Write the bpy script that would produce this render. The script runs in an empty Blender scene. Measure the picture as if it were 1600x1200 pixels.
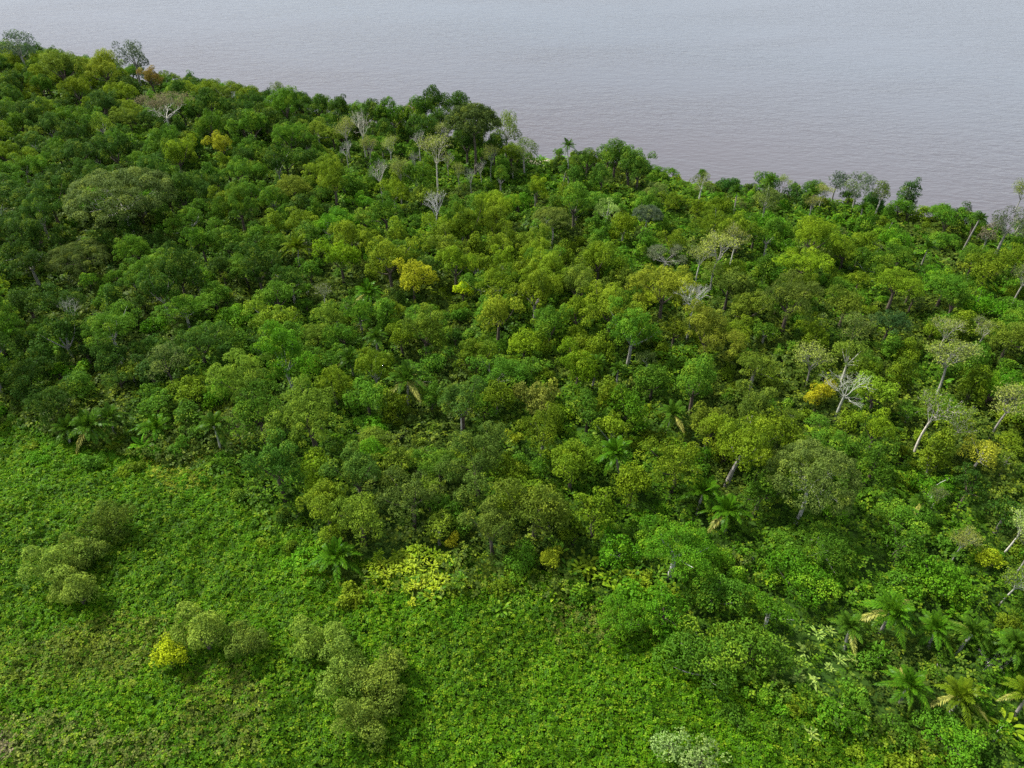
import bpy, math
import numpy as np
from mathutils import Vector, Matrix

S = bpy.context.scene
COL = S.collection
R_ = math.radians
rng = np.random.default_rng(7)

# ------------------------------------------------------------------ camera
CAM_H = 92.0
PITCH = 38.0                     # degrees below the horizon
FPX = 1121.0                     # focal length in photo pixels (1600 wide)
cam = bpy.data.objects.new('camera', bpy.data.cameras.new('camera'))
COL.objects.link(cam)
cam.location = (0, 0, CAM_H)
cam.rotation_euler = (R_(90 - PITCH), 0, 0)
cam.data.sensor_width = 36.0
cam.data.lens = 36.0 * FPX / 1600.0
cam.data.clip_start = 1.0
cam.data.clip_end = 20000.0
S.camera = cam

# ------------------------------------------------------------------ sky and sun
SUN_EL, SUN_AZ = 50.0, -62.0     # azimuth from +Y, clockwise
w = bpy.data.worlds.new('World'); S.world = w; w.use_nodes = True
nt = w.node_tree; nt.nodes.clear()
sky = nt.nodes.new('ShaderNodeTexSky'); sky.sky_type = 'NISHITA'; sky.sun_disc = False
sky.sun_elevation = R_(SUN_EL); sky.sun_rotation = R_(SUN_AZ)
sky.air_density = 1.2; sky.dust_density = 1.0; sky.ozone_density = 1.0
tc = nt.nodes.new('ShaderNodeTexCoord')
cn = nt.nodes.new('ShaderNodeTexNoise'); cn.inputs['Scale'].default_value = 2.2; cn.inputs['Detail'].default_value = 6
cr = nt.nodes.new('ShaderNodeMapRange')
cr.inputs['From Min'].default_value = 0.3; cr.inputs['From Max'].default_value = 0.7
cr.inputs['To Min'].default_value = 0.55; cr.inputs['To Max'].default_value = 0.9
mx = nt.nodes.new('ShaderNodeMix'); mx.data_type = 'RGBA'
mx.inputs['B'].default_value = (5.9, 6.5, 7.5, 1)          # thin pale cloud
bg = nt.nodes.new('ShaderNodeBackground'); bg.inputs['Strength'].default_value = 0.082
wo = nt.nodes.new('ShaderNodeOutputWorld')
L = nt.links.new
L(tc.outputs['Generated'], cn.inputs['Vector']); L(cn.outputs['Fac'], cr.inputs['Value'])
L(cr.outputs['Result'], mx.inputs['Factor']); L(sky.outputs['Color'], mx.inputs['A'])
L(mx.outputs['Result'], bg.inputs['Color']); L(bg.outputs['Background'], wo.inputs['Surface'])

sun = bpy.data.objects.new('sun', bpy.data.lights.new('sun', 'SUN'))
COL.objects.link(sun)
sd = Vector((math.sin(R_(SUN_AZ)) * math.cos(R_(SUN_EL)), math.cos(R_(SUN_AZ)) * math.cos(R_(SUN_EL)), math.sin(R_(SUN_EL))))
sun.rotation_euler = sd.to_track_quat('Z', 'Y').to_euler()
sun.location = sd * 300
sun.data.energy = 4.4
sun.data.angle = R_(5.0)
sun.data.color = (1.0, 0.965, 0.90)

S.view_settings.view_transform = 'Standard'; S.view_settings.look = 'None'
S.view_settings.gamma = 1.0; S.view_settings.use_curve_mapping = False
S.view_settings.exposure = 1.06
S.cycles.use_denoising = False            # keeps single leaves crisp
S.cycles.max_bounces = 6; S.cycles.diffuse_bounces = 3; S.cycles.glossy_bounces = 2
S.cycles.transmission_bounces = 3; S.cycles.caustics_reflective = False; S.cycles.caustics_refractive = False

# ------------------------------------------------------------------ projecting
_cp, _sp = math.cos(R_(PITCH)), math.sin(R_(PITCH))

def at(px, py, z=0.0):
    """Ground position seen at a photo pixel, on the level z."""
    u, v = (px - 800) / FPX, (600 - py) / FPX
    dy, dz = _cp + v * _sp, -_sp + v * _cp
    t = (z - CAM_H) / dz
    return np.array((u * t, dy * t, z))

def pix(P):
    P = np.asarray(P, float)
    x, y, z = P[..., 0], P[..., 1], P[..., 2] - CAM_H
    d = y * _cp - z * _sp
    up = y * _sp + z * _cp
    return 800 + FPX * x / d, 600 - FPX * up / d, d

# ------------------------------------------------------------------ noise and terrain
_tab = np.random.default_rng(3).random((256, 256))
def vnoise(x, y):
    x = np.asarray(x, float); y = np.asarray(y, float)
    xi, yi = np.floor(x).astype(int), np.floor(y).astype(int)
    fx, fy = x - xi, y - yi
    fx = fx * fx * (3 - 2 * fx); fy = fy * fy * (3 - 2 * fy)
    a = _tab[xi % 256, yi % 256]; b = _tab[(xi + 1) % 256, yi % 256]
    c = _tab[xi % 256, (yi + 1) % 256]; d = _tab[(xi + 1) % 256, (yi + 1) % 256]
    return (a * (1 - fx) + b * fx) * (1 - fy) + (c * (1 - fx) + d * fx) * fy
def fbm(x, y, o=3):
    s, a, t = 0, 1.0, 0
    for k in range(o):
        s = s + a * vnoise(x * 2 ** k + 17 * k, y * 2 ** k + 31 * k); t += a; a *= .5
    return s / t

SHORE_PX = [(-200, 40), (0, 84), (120, 106), (230, 132), (340, 150), (430, 168), (560, 190), (660, 208), (760, 228), (812, 244),
            (850, 248), (900, 252), (1000, 264), (1060, 286), (1200, 302), (1350, 326), (1450, 345), (1560, 366), (1700, 404)]
_sh = np.array([at(a, b) for a, b in SHORE_PX])
_sh = _sh[np.argsort(_sh[:, 0])]
def shore_dist(x, y):
    """Metres inland from the water's edge (negative in the water), about."""
    x = np.asarray(x, float)
    ys = np.interp(x, _sh[:, 0], _sh[:, 1])
    ys = np.where(x < _sh[0, 0], _sh[0, 1] + (x - _sh[0, 0]) * -0.55, ys)
    ys = np.where(x > _sh[-1, 0], _sh[-1, 1] + (x - _sh[-1, 0]) * -0.55, ys)
    return (ys + 2.5 * (vnoise(x * .12, x * 0 + 5) - .5) - y) * 0.8
def ground_z(x, y):
    d = shore_dist(x, y)
    z = np.clip(d * 0.16, -3.0, 1.6) + np.clip((d - 15) * .02, 0, 2.0)
    return z + np.where(d > 6, 1.2 * (fbm(np.asarray(x) * .02, np.asarray(y) * .02) - .5), 0)

# ------------------------------------------------------------------ materials
def new_mat(name):
    m = bpy.data.materials.new(name); m.use_nodes = True
    n = m.node_tree; n.nodes.clear()
    o = n.nodes.new('ShaderNodeOutputMaterial')
    return m, n, o

def leaf_material(name, source, gloss=0.42, trans=0.3, spread=1.0):
    """Leaf: colour from the object's own colour or the per-leaf tint, varied leaf by leaf."""
    m, n, o = new_mat(name)
    N = n.nodes.new; l = n.links.new
    if source == 'object':
        c = N('ShaderNodeObjectInfo').outputs['Color']
    else:
        a = N('ShaderNodeAttribute'); a.attribute_name = 'tint'; c = a.outputs['Color']
    v = N('ShaderNodeAttribute'); v.attribute_name = 'leafvar'
    mr = N('ShaderNodeMapRange'); mr.inputs['To Min'].default_value = 1 - .4 * spread; mr.inputs['To Max'].default_value = 1 + .45 * spread
    l(v.outputs['Fac'], mr.inputs['Value'])
    hs = N('ShaderNodeHueSaturation')
    hr = N('ShaderNodeMapRange'); hr.inputs['To Min'].default_value = .510; hr.inputs['To Max'].default_value = .490
    l(v.outputs['Fac'], hr.inputs['Value']); l(hr.outputs['Result'], hs.inputs['Hue'])
    l(mr.outputs['Result'], hs.inputs['Value'])
    k1 = N('ShaderNodeMapRange'); k1.inputs['From Min'].default_value = .62; k1.inputs['From Max'].default_value = .95; k1.inputs['To Max'].default_value = .42
    k2 = N('ShaderNodeMapRange'); k2.inputs['From Min'].default_value = .36; k2.inputs['From Max'].default_value = .10; k2.inputs['To Max'].default_value = .5
    l(v.outputs['Fac'], k1.inputs['Value']); l(v.outputs['Fac'], k2.inputs['Value'])
    y1 = N('ShaderNodeMix'); y1.data_type = 'RGBA'; y1.inputs['B'].default_value = (.165, .215, .012, 1); l(c, y1.inputs['A']); l(k1.outputs['Result'], y1.inputs['Factor'])
    y2 = N('ShaderNodeMix'); y2.data_type = 'RGBA'; y2.inputs['B'].default_value = (.050, .100, .008, 1); l(y1.outputs['Result'], y2.inputs['A']); l(k2.outputs['Result'], y2.inputs['Factor'])
    l(y2.outputs['Result'], hs.inputs['Color'])
    p = N('ShaderNodeBsdfPrincipled'); l(hs.outputs['Color'], p.inputs['Base Color'])
    p.inputs['Roughness'].default_value = gloss; p.inputs['Specular IOR Level'].default_value = 0.05
    t = N('ShaderNodeBsdfTranslucent')
    h2 = N('ShaderNodeHueSaturation'); h2.inputs['Hue'].default_value = .495; h2.inputs['Value'].default_value = 1.5
    l(hs.outputs['Color'], h2.inputs['Color']); l(h2.outputs['Color'], t.inputs['Color'])
    x = N('ShaderNodeMixShader'); x.inputs['Fac'].default_value = trans
    l(p.outputs[0], x.inputs[1]); l(t.outputs[0], x.inputs[2]); l(x.outputs[0], o.inputs['Surface'])
    return m

M_LEAF = leaf_material('leaf', 'object', gloss=.55)
M_FROND = leaf_material('palm_leaf', 'object', gloss=0.36, trans=0.25)
M_COVER = leaf_material('ground_leaf', 'tint', gloss=0.5)

def bark_material():
    m, n, o = new_mat('bark')
    N = n.nodes.new; l = n.links.new
    c = N('ShaderNodeObjectInfo').outputs['Color']
    tcd = N('ShaderNodeTexCoord'); nz = N('ShaderNodeTexNoise'); nz.inputs['Scale'].default_value = 3; nz.inputs['Detail'].default_value = 4
    l(tcd.outputs['Object'], nz.inputs['Vector'])
    mr = N('ShaderNodeMapRange'); mr.inputs['From Min'].default_value = .3; mr.inputs['From Max'].default_value = .7
    mr.inputs['To Min'].default_value = .6; mr.inputs['To Max'].default_value = 1.2
    l(nz.outputs['Fac'], mr.inputs['Value'])
    hs = N('ShaderNodeHueSaturation'); l(c, hs.inputs['Color']); l(mr.outputs['Result'], hs.inputs['Value'])
    p = N('ShaderNodeBsdfPrincipled'); p.inputs['Roughness'].default_value = .85; p.inputs['Specular IOR Level'].default_value = .2
    l(hs.outputs['Color'], p.inputs['Base Color']); l(p.outputs[0], o.inputs['Surface'])
    return m
M_BARK = bark_material()

def ground_material():
    m, n, o = new_mat('soil')
    N = n.nodes.new; l = n.links.new
    g = N('ShaderNodeNewGeometry')
    nz = N('ShaderNodeTexNoise'); nz.inputs['Scale'].default_value = .35; nz.inputs['Detail'].default_value = 8
    l(g.outputs['Position'], nz.inputs['Vector'])
    r = N('ShaderNodeValToRGB')
    r.color_ramp.elements[0].position = .35; r.color_ramp.elements[0].color = (.020, .048, .006, 1)
    r.color_ramp.elements[1].position = .68; r.color_ramp.elements[1].color = (.036, .075, .008, 1)
    l(nz.outputs['Fac'], r.inputs['Fac'])
    # bare sand near the water level
    sx = N('ShaderNodeSeparateXYZ'); l(g.outputs['Position'], sx.inputs['Vector'])
    mr = N('ShaderNodeMapRange'); mr.inputs['From Min'].default_value = .35; mr.inputs['From Max'].default_value = 1.1
    l(sx.outputs['Z'], mr.inputs['Value'])
    bay = at(845, 249)
    vd = N('ShaderNodeVectorMath'); vd.operation = 'DISTANCE'; vd.inputs[1].default_value = (float(bay[0]), float(bay[1]), 0)
    l(g.outputs['Position'], vd.inputs[0])
    m2 = N('ShaderNodeMapRange'); m2.inputs['From Min'].default_value = 14; m2.inputs['From Max'].default_value = 30
    l(vd.outputs['Value'], m2.inputs['Value'])
    mxm = N('ShaderNodeMath'); mxm.operation = 'MAXIMUM'; l(mr.outputs['Result'], mxm.inputs[0]); l(m2.outputs['Result'], mxm.inputs[1])
    mxx = N('ShaderNodeMix'); mxx.data_type = 'RGBA'; mxx.inputs['A'].default_value = (.36, .29, .23, 1)
    l(mxm.outputs[0], mxx.inputs['Factor']); l(r.outputs['Color'], mxx.inputs['B'])
    p = N('ShaderNodeBsdfPrincipled'); p.inputs['Roughness'].default_value = .95; p.inputs['Specular IOR Level'].default_value = .1
    l(mxx.outputs['Result'], p.inputs['Base Color'])
    b = N('ShaderNodeBump'); b.inputs['Strength'].default_value = .6; b.inputs['Distance'].default_value = .4
    l(nz.outputs['Fac'], b.inputs['Height']); l(b.outputs['Normal'], p.inputs['Normal'])
    l(p.outputs[0], o.inputs['Surface'])
    return m

def water_material():
    m, n, o = new_mat('river_water')
    N = n.nodes.new; l = n.links.new
    g = N('ShaderNodeNewGeometry')
    mp = N('ShaderNodeMapping'); mp.inputs['Rotation'].default_value = (0, 0, R_(-55)); mp.inputs['Scale'].default_value = (.5, 1.0, 1)
    l(g.outputs['Position'], mp.inputs['Vector'])
    n1 = N('ShaderNodeTexNoise'); n1.inputs['Scale'].default_value = .6; n1.inputs['Detail'].default_value = 2.5; n1.inputs['Roughness'].default_value = .5
    n1.inputs['Distortion'].default_value = .35
    mp2 = N('ShaderNodeMapping'); mp2.inputs['Rotation'].default_value = (0, 0, R_(-80)); mp2.inputs['Scale'].default_value = (.4, 1.0, 1)
    l(g.outputs['Position'], mp2.inputs['Vector'])
    n2 = N('ShaderNodeTexNoise'); n2.inputs['Scale'].default_value = .20; n2.inputs['Detail'].default_value = 2
    l(mp.outputs['Vector'], n1.inputs['Vector']); l(mp2.outputs['Vector'], n2.inputs['Vector'])
    ad = N('ShaderNodeMath'); ad.operation = 'MULTIPLY_ADD'; ad.inputs[1].default_value = 1.1
    l(n2.outputs['Fac'], ad.inputs[0]); l(n1.outputs['Fac'], ad.inputs[2])
    wp = N('ShaderNodeTexNoise'); wp.inputs['Scale'].default_value = .014; wp.inputs['Detail'].default_value = 4; wp.inputs['Distortion'].default_value = .8
    l(mp.outputs['Vector'], wp.inputs['Vector'])
    wr = N('ShaderNodeMapRange'); wr.inputs['From Min'].default_value = .35; wr.inputs['From Max'].default_value = .68; wr.inputs['To Min'].default_value = .45; wr.inputs['To Max'].default_value = 1.0
    l(wp.outputs['Fac'], wr.inputs['Value'])
    b = N('ShaderNodeBump'); b.inputs['Distance'].default_value = .55; l(wr.outputs['Result'], b.inputs['Strength'])
    l(ad.outputs[0], b.inputs['Height'])
    # silt: browner along the bank, greyer out in the river, drifting in broad bands
    s0, s1 = _sh[3], _sh[-3]; dn = np.array((s1[1] - s0[1], s0[0] - s1[0])); dn = dn / np.linalg.norm(dn); dn = dn if dn[1] > 0 else -dn
    dt = N('ShaderNodeVectorMath'); dt.operation = 'DOT_PRODUCT'; dt.inputs[1].default_value = (float(dn[0]), float(dn[1]), 0)
    l(g.outputs['Position'], dt.inputs[0])
    off = float(dn @ s0[:2])
    dm = N('ShaderNodeMapRange'); dm.inputs['From Min'].default_value = off; dm.inputs['From Max'].default_value = off + 170
    l(dt.outputs['Value'], dm.inputs['Value'])
    n3 = N('ShaderNodeTexNoise'); n3.inputs['Scale'].default_value = .012; n3.inputs['Detail'].default_value = 4
    l(mp.outputs['Vector'], n3.inputs['Vector'])
    a3 = N('ShaderNodeMath'); a3.operation = 'MULTIPLY_ADD'; a3.inputs[1].default_value = .7; a3.inputs[2].default_value = -.35
    l(n3.outputs['Fac'], a3.inputs[0])
    a4 = N('ShaderNodeMath'); a4.operation = 'ADD'; l(a3.outputs[0], a4.inputs[0]); l(dm.outputs['Result'], a4.inputs[1])
    r = N('ShaderNodeValToRGB')
    r.color_ramp.elements[0].position = .0; r.color_ramp.elements[0].color = (.086, .077, .081, 1)
    r.color_ramp.elements[1].position = 1.0; r.color_ramp.elements[1].color = (.096, .102, .114, 1)
    l(a4.outputs[0], r.inputs['Fac'])
    p = N('ShaderNodeBsdfPrincipled'); p.inputs['Roughness'].default_value = .2; p.inputs['IOR'].default_value = 1.333
    l(r.outputs['Color'], p.inputs['Base Color']); l(b.outputs['Normal'], p.inputs['Normal'])
    l(p.outputs[0], o.inputs['Surface'])
    return m

# ------------------------------------------------------------------ mesh helpers
def mesh_from(name, V, F, mat, attrs=None, tris=False):
    """V (n,3); F (m,k) all faces of one size k."""
    me = bpy.data.meshes.new(name)
    V = np.ascontiguousarray(V, np.float32); F = np.ascontiguousarray(F, np.int32)
    k = F.shape[1]
    me.vertices.add(len(V)); me.vertices.foreach_set('co', V.ravel())
    me.loops.add(F.size); me.loops.foreach_set('vertex_index', F.ravel())
    me.polygons.add(len(F)); me.polygons.foreach_set('loop_start', np.arange(0, F.size, k, dtype=np.int32))
    me.update(calc_edges=True)
    for nme, typ, data in attrs or []:
        a = me.attributes.new(nme, typ, 'POINT')
        a.data.foreach_set('value' if typ == 'FLOAT' else 'color', np.ascontiguousarray(data, np.float32).ravel())
    me.materials.append(mat)
    return me

def unit(v):
    return v / np.maximum(np.linalg.norm(v, axis=-1, keepdims=True), 1e-9)

def leaves(P, Nrm, Ln, Wd, g, jit=.6, fold=.12, tang=None):
    """One folded diamond blade per point: (V, F)."""
    n = len(P)
    nn = unit(Nrm + jit * g.normal(size=(n, 3)))
    t = g.normal(size=(n, 3)) if tang is None else tang + .35 * g.normal(size=(n, 3))
    t = unit(t - (t * nn).sum(1, keepdims=True) * nn)
    b = np.cross(nn, t)
    Ln = np.broadcast_to(np.asarray(Ln, float), (n,))[:, None] * g.uniform(.7, 1.3, (n, 1))
    Wd = np.broadcast_to(np.asarray(Wd, float), (n,))[:, None] * g.uniform(.8, 1.2, (n, 1))
    V = np.empty((n, 4, 3))
    V[:, 0] = P - t * Ln * .5
    V[:, 1] = P + b * Wd * .5 + nn * Ln * fold
    V[:, 2] = P + t * Ln * .5 - nn * Ln * fold
    V[:, 3] = P - b * Wd * .5 + nn * Ln * fold
    F = np.arange(4 * n).reshape(n, 4)
    return V.reshape(-1, 3), F

class Tubes:
    def __init__(s): s.V, s.F, s.n = [], [], 0
    def add(s, pts, rad, sides=5):
        pts = np.asarray(pts, float); k = len(pts)
        d = unit(np.gradient(pts, axis=0))
        ref = np.array((0.31, .95, .05)); a = unit(np.cross(d, ref)); b = np.cross(d, a)
        ang = np.arange(sides) * 2 * math.pi / sides
        ring = (a[:, None] * np.cos(ang)[None, :, None] + b[:, None] * np.sin(ang)[None, :, None]) * np.asarray(rad)[:, None, None]
        s.V.append((pts[:, None] + ring).reshape(-1, 3))
        i = np.arange(k - 1)[:, None] * sides; j = np.arange(sides)[None]; j2 = (j + 1) % sides
        f = np.stack([i + j, i + j2, i + sides + j2, i + sides + j], -1).reshape(-1, 4)
        s.F.append(f + s.n); s.n += k * sides
    def mesh(s, name, mat=None):
        me = mesh_from(name, np.concatenate(s.V), np.concatenate(s.F), mat or M_BARK)
        me.polygons.foreach_set('use_smooth', np.ones(len(me.polygons), bool))
        return me

def link(name, data, parent=None, color=None):
    o = bpy.data.objects.new(name, data); COL.objects.link(o)
    if parent is not None: o.parent = parent
    if color is not None: o.color = (*color, 1)
    return o

# ------------------------------------------------------------------ the setting
def spaced(lo, hi, step, far):
    a = np.arange(lo, hi + step, step)
    ext = np.array([30, 90, 200, 450, 1000, 2200, 5000, 9000]); ext = ext[ext < far]
    return np.concatenate([lo - ext[::-1], a, hi + ext])
gx = spaced(-420, 320, 4, 9500); gy = spaced(-60, 520, 4, 9500)
X, Y = np.meshgrid(gx, gy)
Z = ground_z(X, Y)
Vg = np.stack([X, Y, Z], -1).reshape(-1, 3)
ny, nx = X.shape
ii = (np.arange(ny - 1)[:, None] * nx + np.arange(nx - 1)[None])
Fg = np.stack([ii, ii + 1, ii + nx + 1, ii + nx], -1).reshape(-1, 4)
gm = mesh_from('ground', Vg, Fg, ground_material()); gm.polygons.foreach_set('use_smooth', np.ones(len(gm.polygons), bool))
ground = link('ground', gm); ground['kind'] = 'structure'
wm = mesh_from('river', [(-9000, -9000, 0), (9000, -9000, 0), (9000, 9000, 0), (-9000, 9000, 0)], [(0, 1, 2, 3)], water_material())
river = link('river', wm); river['kind'] = 'structure'

# ------------------------------------------------------------------ where the meadow lies (photo outline of the forest's edge)
MEADOW = [(-400, 655), (0, 652), (70, 668), (150, 690), (230, 712), (300, 722), (345, 745), (385, 800), (440, 830), (500, 880), (560, 905), (640, 925),
          (760, 925), (880, 935), (960, 985), (1050, 1020), (1120, 1075), (1210, 1090), (1300, 1140), (1400, 1175), (1500, 1240), (1700, 1330),
          (2200, 1700), (2200, 2600), (-1200, 2600), (-1200, 655)]
_mp = np.array(MEADOW, float)
def in_poly(px, py, poly=_mp):
    px = np.asarray(px, float); py = np.asarray(py, float); r = np.zeros(px.shape, bool)
    for (x1, y1), (x2, y2) in zip(poly, np.roll(poly, -1, 0)):
        c = (y1 > py) != (y2 > py)
        r ^= c & (px < (x2 - x1) * (py - y1) / (y2 - y1 + 1e-12) + x1)
    return r

# ------------------------------------------------------------------ crowns and trunks (shared meshes)
def lump_crown(name, g, R, Hc, lr, leaf, dens=9.0, squash=.85, low=-.15, irregular=.22, jit=.6, fill=.5, nl=None, sub=0, scat=(.72, 1.12)):
    """A crown of leafy lumps round a dome of radius R and height Hc; its base is at z = 0."""
    nl = nl or int(2.1 * R * (R + Hc) / (lr * lr) * .42)
    k = g.integers(2, 5); ph = g.uniform(0, 6.28, 3)
    C, Rr = [], []
    if sub:
        D = [(g.normal() * .1, g.normal() * .1, g.uniform(.46, .60), 1.0)]
        a0 = g.uniform(0, 6.28)
        for j in range(sub):
            az = a0 + (j + g.uniform(-.45, .45)) * 6.283 / (sub + .6); q = g.uniform(.5, .88)
            D.append((q * math.cos(az), q * math.sin(az), g.uniform(.26, .48), g.uniform(.5, 1.12)))
        for dx, dy, dr, dh in D:
            n_ = max(5, int(nl * dr * dr * 1.35))
            for i in range(n_):
                zz = -.25 + 1.25 * (i + .5 + g.uniform(-.7, .7)) / n_; zz = min(max(zz, -.35), 1)
                az = i * 2.39996 + g.uniform(-.5, .5); rr = lr * g.uniform(.6, 1.3) * (.85 if dr < .6 else 1)
                q = math.sqrt(max(0, 1 - zz * zz)) * max(dr * R - .4 * rr, .1) * g.uniform(.78, 1.12)
                top = Hc * dh; mid = max(top - dr * R * 1.05, .12 * Hc)
                C.append((dx * R + q * math.cos(az), dy * R + q * math.sin(az), mid + zz * (top - mid) - .4 * rr)); Rr.append(rr)
    for i in range(0 if sub else nl):
        zz = low + (1 - low) * (i + .5 + g.uniform(-.8, .8)) / nl
        zz = min(max(zz, low), 1)
        az = i * 2.39996 + g.uniform(-.6, .6)
        rr = lr * g.uniform(.65, 1.35)
        lob = 1 + irregular * (math.sin(k * az + ph[0]) * .6 + math.sin((k + 1) * az + ph[1]) * .4)
        s = g.uniform(*scat)
        q = math.sqrt(max(0, 1 - zz * zz)) * (R - .55 * rr) * lob * s
        C.append((q * math.cos(az), q * math.sin(az), (zz - low) / (1 - low) * (Hc - .5 * rr) * s * g.uniform(.85, 1.1) + .3 * rr)); Rr.append(rr)
    for i in range(int(nl * .18 * fill * 2)):              # inner mass
        az = g.uniform(0, 6.28); q = R * .55 * math.sqrt(g.random())
        C.append((q * math.cos(az), q * math.sin(az), Hc * g.uniform(.3, .7))); Rr.append(lr * 1.2)
    P, Nn, lv = [], [], []
    for c, rr in zip(C, Rr):
        n = int(dens * 4 * math.pi * rr * rr * .7)
        d = unit(g.normal(size=(int(n * 1.5), 3))); d = d[d[:, 2] > -.55][:n]
        rad = rr * (1 + .1 * g.normal(size=(len(d), 1))) * (.78 + .22 * g.random((len(d), 1)) ** .3)
        P.append(np.array(c) + d * rad * (1, 1, squash)); Nn.append(unit(d + (0, 0, .45)))
        lv.append(np.clip(.5 + .20 * g.normal() + .10 * g.normal(size=len(d)), 0, 1))
    P, Nn, lv = np.concatenate(P), np.concatenate(Nn), np.concatenate(lv)
    V, F = leaves(P, Nn, leaf, leaf * .62, g, jit)
    return mesh_from(name, V, F, M_LEAF, [('leafvar', 'FLOAT', np.repeat(lv, 4))]), np.array(C), np.array(Rr)

def bent(a, b, g, k=5, sag=.12):
    a, b = np.asarray(a, float), np.asarray(b, float)
    t = np.linspace(0, 1, k)[:, None]
    L_ = np.linalg.norm(b - a)
    off = g.normal(size=3) * sag * L_
    return a + (b - a) * t + off * (t * (1 - t)) * 2

def trunk_for(g, h, base_r, C, n_limb=7, lean=.06):
    T = Tubes()
    fork = np.array((g.normal() * lean * h, g.normal() * lean * h, h))
    ln = bent((0, 0, -.6), fork, g, 6, .05)
    T.add(ln, np.linspace(base_r * 1.25, base_r * .7, 6), 7)
    for c in C[np.linspace(0, len(C) - 1, min(n_limb, len(C))).astype(int)]:
        e = np.array(c) + (0, 0, h)
        T.add(bent(fork - (0, 0, .4), e, g, 5), np.linspace(base_r * .5, base_r * .08, 5), 4)
    return T

PROTO = {}
def tree_proto(key, g, R, Hc, h, **kw):
    me, C, Rr = lump_crown('crown', g, R, Hc, **kw)
    T = trunk_for(g, h, .05 * R + .1, C)
    PROTO.setdefault(key, []).append(dict(trunk=T.mesh('trunk'), crown=me, R=R, h=h, Hc=Hc))

for R in (2.0, 3.2, 4.6, 6.2):
    for q in range(3):
        tree_proto('lumpy', np.random.default_rng(int(100 + R * 10 + q)), R, R * 1.15, .8 + R * .75, lr=.12 * R + .42, leaf=.29, dens=16, jit=.42, sub=3 + q)
        tree_proto('fine', np.random.default_rng(int(200 + R * 10 + q)), R, R * .95, .8 + R * .85, lr=.09 * R + .42, leaf=.27, dens=15, squash=.7, jit=.42, sub=4 + q)
for R in (3.0, 5.0):
    for q in range(3):
        tree_proto('round', np.random.default_rng(int(250 + R * 10 + q)), R, R * 1.2, .8 + R * .7, lr=.07 * R + .5, leaf=.31, dens=14, jit=.4, sub=2 + q)
for R in (1.5, 2.4, 4.0, 5.5):
    for q in range(2):
        tree_proto('mound', np.random.default_rng(int(300 + R * 10 + q)), R, R * 1.0, .3 + R * .2, lr=.16 * R + .45, leaf=.34, dens=13, low=-.15, irregular=.45, jit=.5, sub=2 + q)
for R in (2.2, 3.4):
    for q in range(3):
        tree_proto('clump', np.random.default_rng(int(480 + R * 10 + q)), R, R * 1.4, .2 + R * .3, lr=.20 * R + .22, leaf=.26, dens=19, jit=.36, fill=.3, sub=4 + q, nl=36)
for R in (2.4, 3.6):
    for q in range(2):
        tree_proto('airy', np.random.default_rng(int(400 + R * 10 + q)), R, R * 1.35, 2 + R * .9, lr=.24 * R + .2, leaf=.30, dens=10.0, low=-.5, irregular=.4, fill=0, nl=18)
for q in range(4):
    tree_proto('tall', np.random.default_rng(450 + q), 2.4, (6.5, 8.0, 5.5, 7.2)[q], 1.6, lr=.85, leaf=.36, dens=11, low=-.7, irregular=.35, jit=.42)

def branching(g, R, Hc, h, base_r, flat=1.0, levels=4, sparse=0, leaf=.4, spread=.62, gap=0.0):
    """Bare or thinly leafed limbs that fork outwards; returns trunk tubes, limb tubes (each main limb apart) and twig ends."""
    fork = np.array((g.normal() * .05 * h, g.normal() * .05 * h, h))
    T = Tubes(); T.add(bent((0, 0, -.6), fork, g, 7, .06), np.linspace(base_r * 1.2, base_r * .75, 7), 7)
    limbs, ends = [], []
    nm = g.integers(5, 8)
    for i in range(nm):
        tb = Tubes()
        az = i * 6.283 / nm + g.uniform(-.35, .35)
        el = g.uniform(.25, 1.1)
        q = R * math.cos(el * .9) * g.uniform(.75, 1.05)
        zz = Hc * (flat * math.sqrt(max(0, 1 - (q / R / 1.1) ** 2)) * .75 + .1)
        tip = fork + (q * math.cos(az) * .62, q * math.sin(az) * .62, zz * .75)
        def grow(a, d, ln, r, lv):
            b = a + d * ln
            pts = bent(a, b, g, 4, .1); tb.add(pts, np.linspace(r, r * .6, 4), 4 if lv > 1 else 3)
            if lv == 0:
                ends.append(b); return
            for _ in range(g.integers(2, 4)):
                nd = unit(d + spread * g.normal(size=3) * (1, 1, .6) + (0, 0, .08))
                grow(b if g.random() < .6 else a + (b - a) * g.uniform(.5, 1), nd, ln * g.uniform(.55, .8), r * .58, lv - 1)
        d = tip - fork; ln = np.linalg.norm(d)
        grow(fork - (0, 0, .3), d / ln, ln * .62, base_r * .45, levels)
        limbs.append(tb)
    return T, limbs, np.array(ends)

def sparse_leaves(g, ends, R, leaf, per, sprd):
    P = np.repeat(ends, per, 0) + g.normal(size=(len(ends) * per, 3)) * sprd * (1, 1, .5)
    V, F = leaves(P, unit(g.normal(size=P.shape) * .5 + (0, 0, 1)), leaf, leaf * .6, g, .6)
    lv = np.clip(.5 + .3 * np.repeat(g.normal(size=len(ends)), per) * .6 + .2 * g.normal(size=len(P)), 0, 1)
    return mesh_from('crown', V, F, M_LEAF, [('leafvar', 'FLOAT', np.repeat(lv, 4))])

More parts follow.
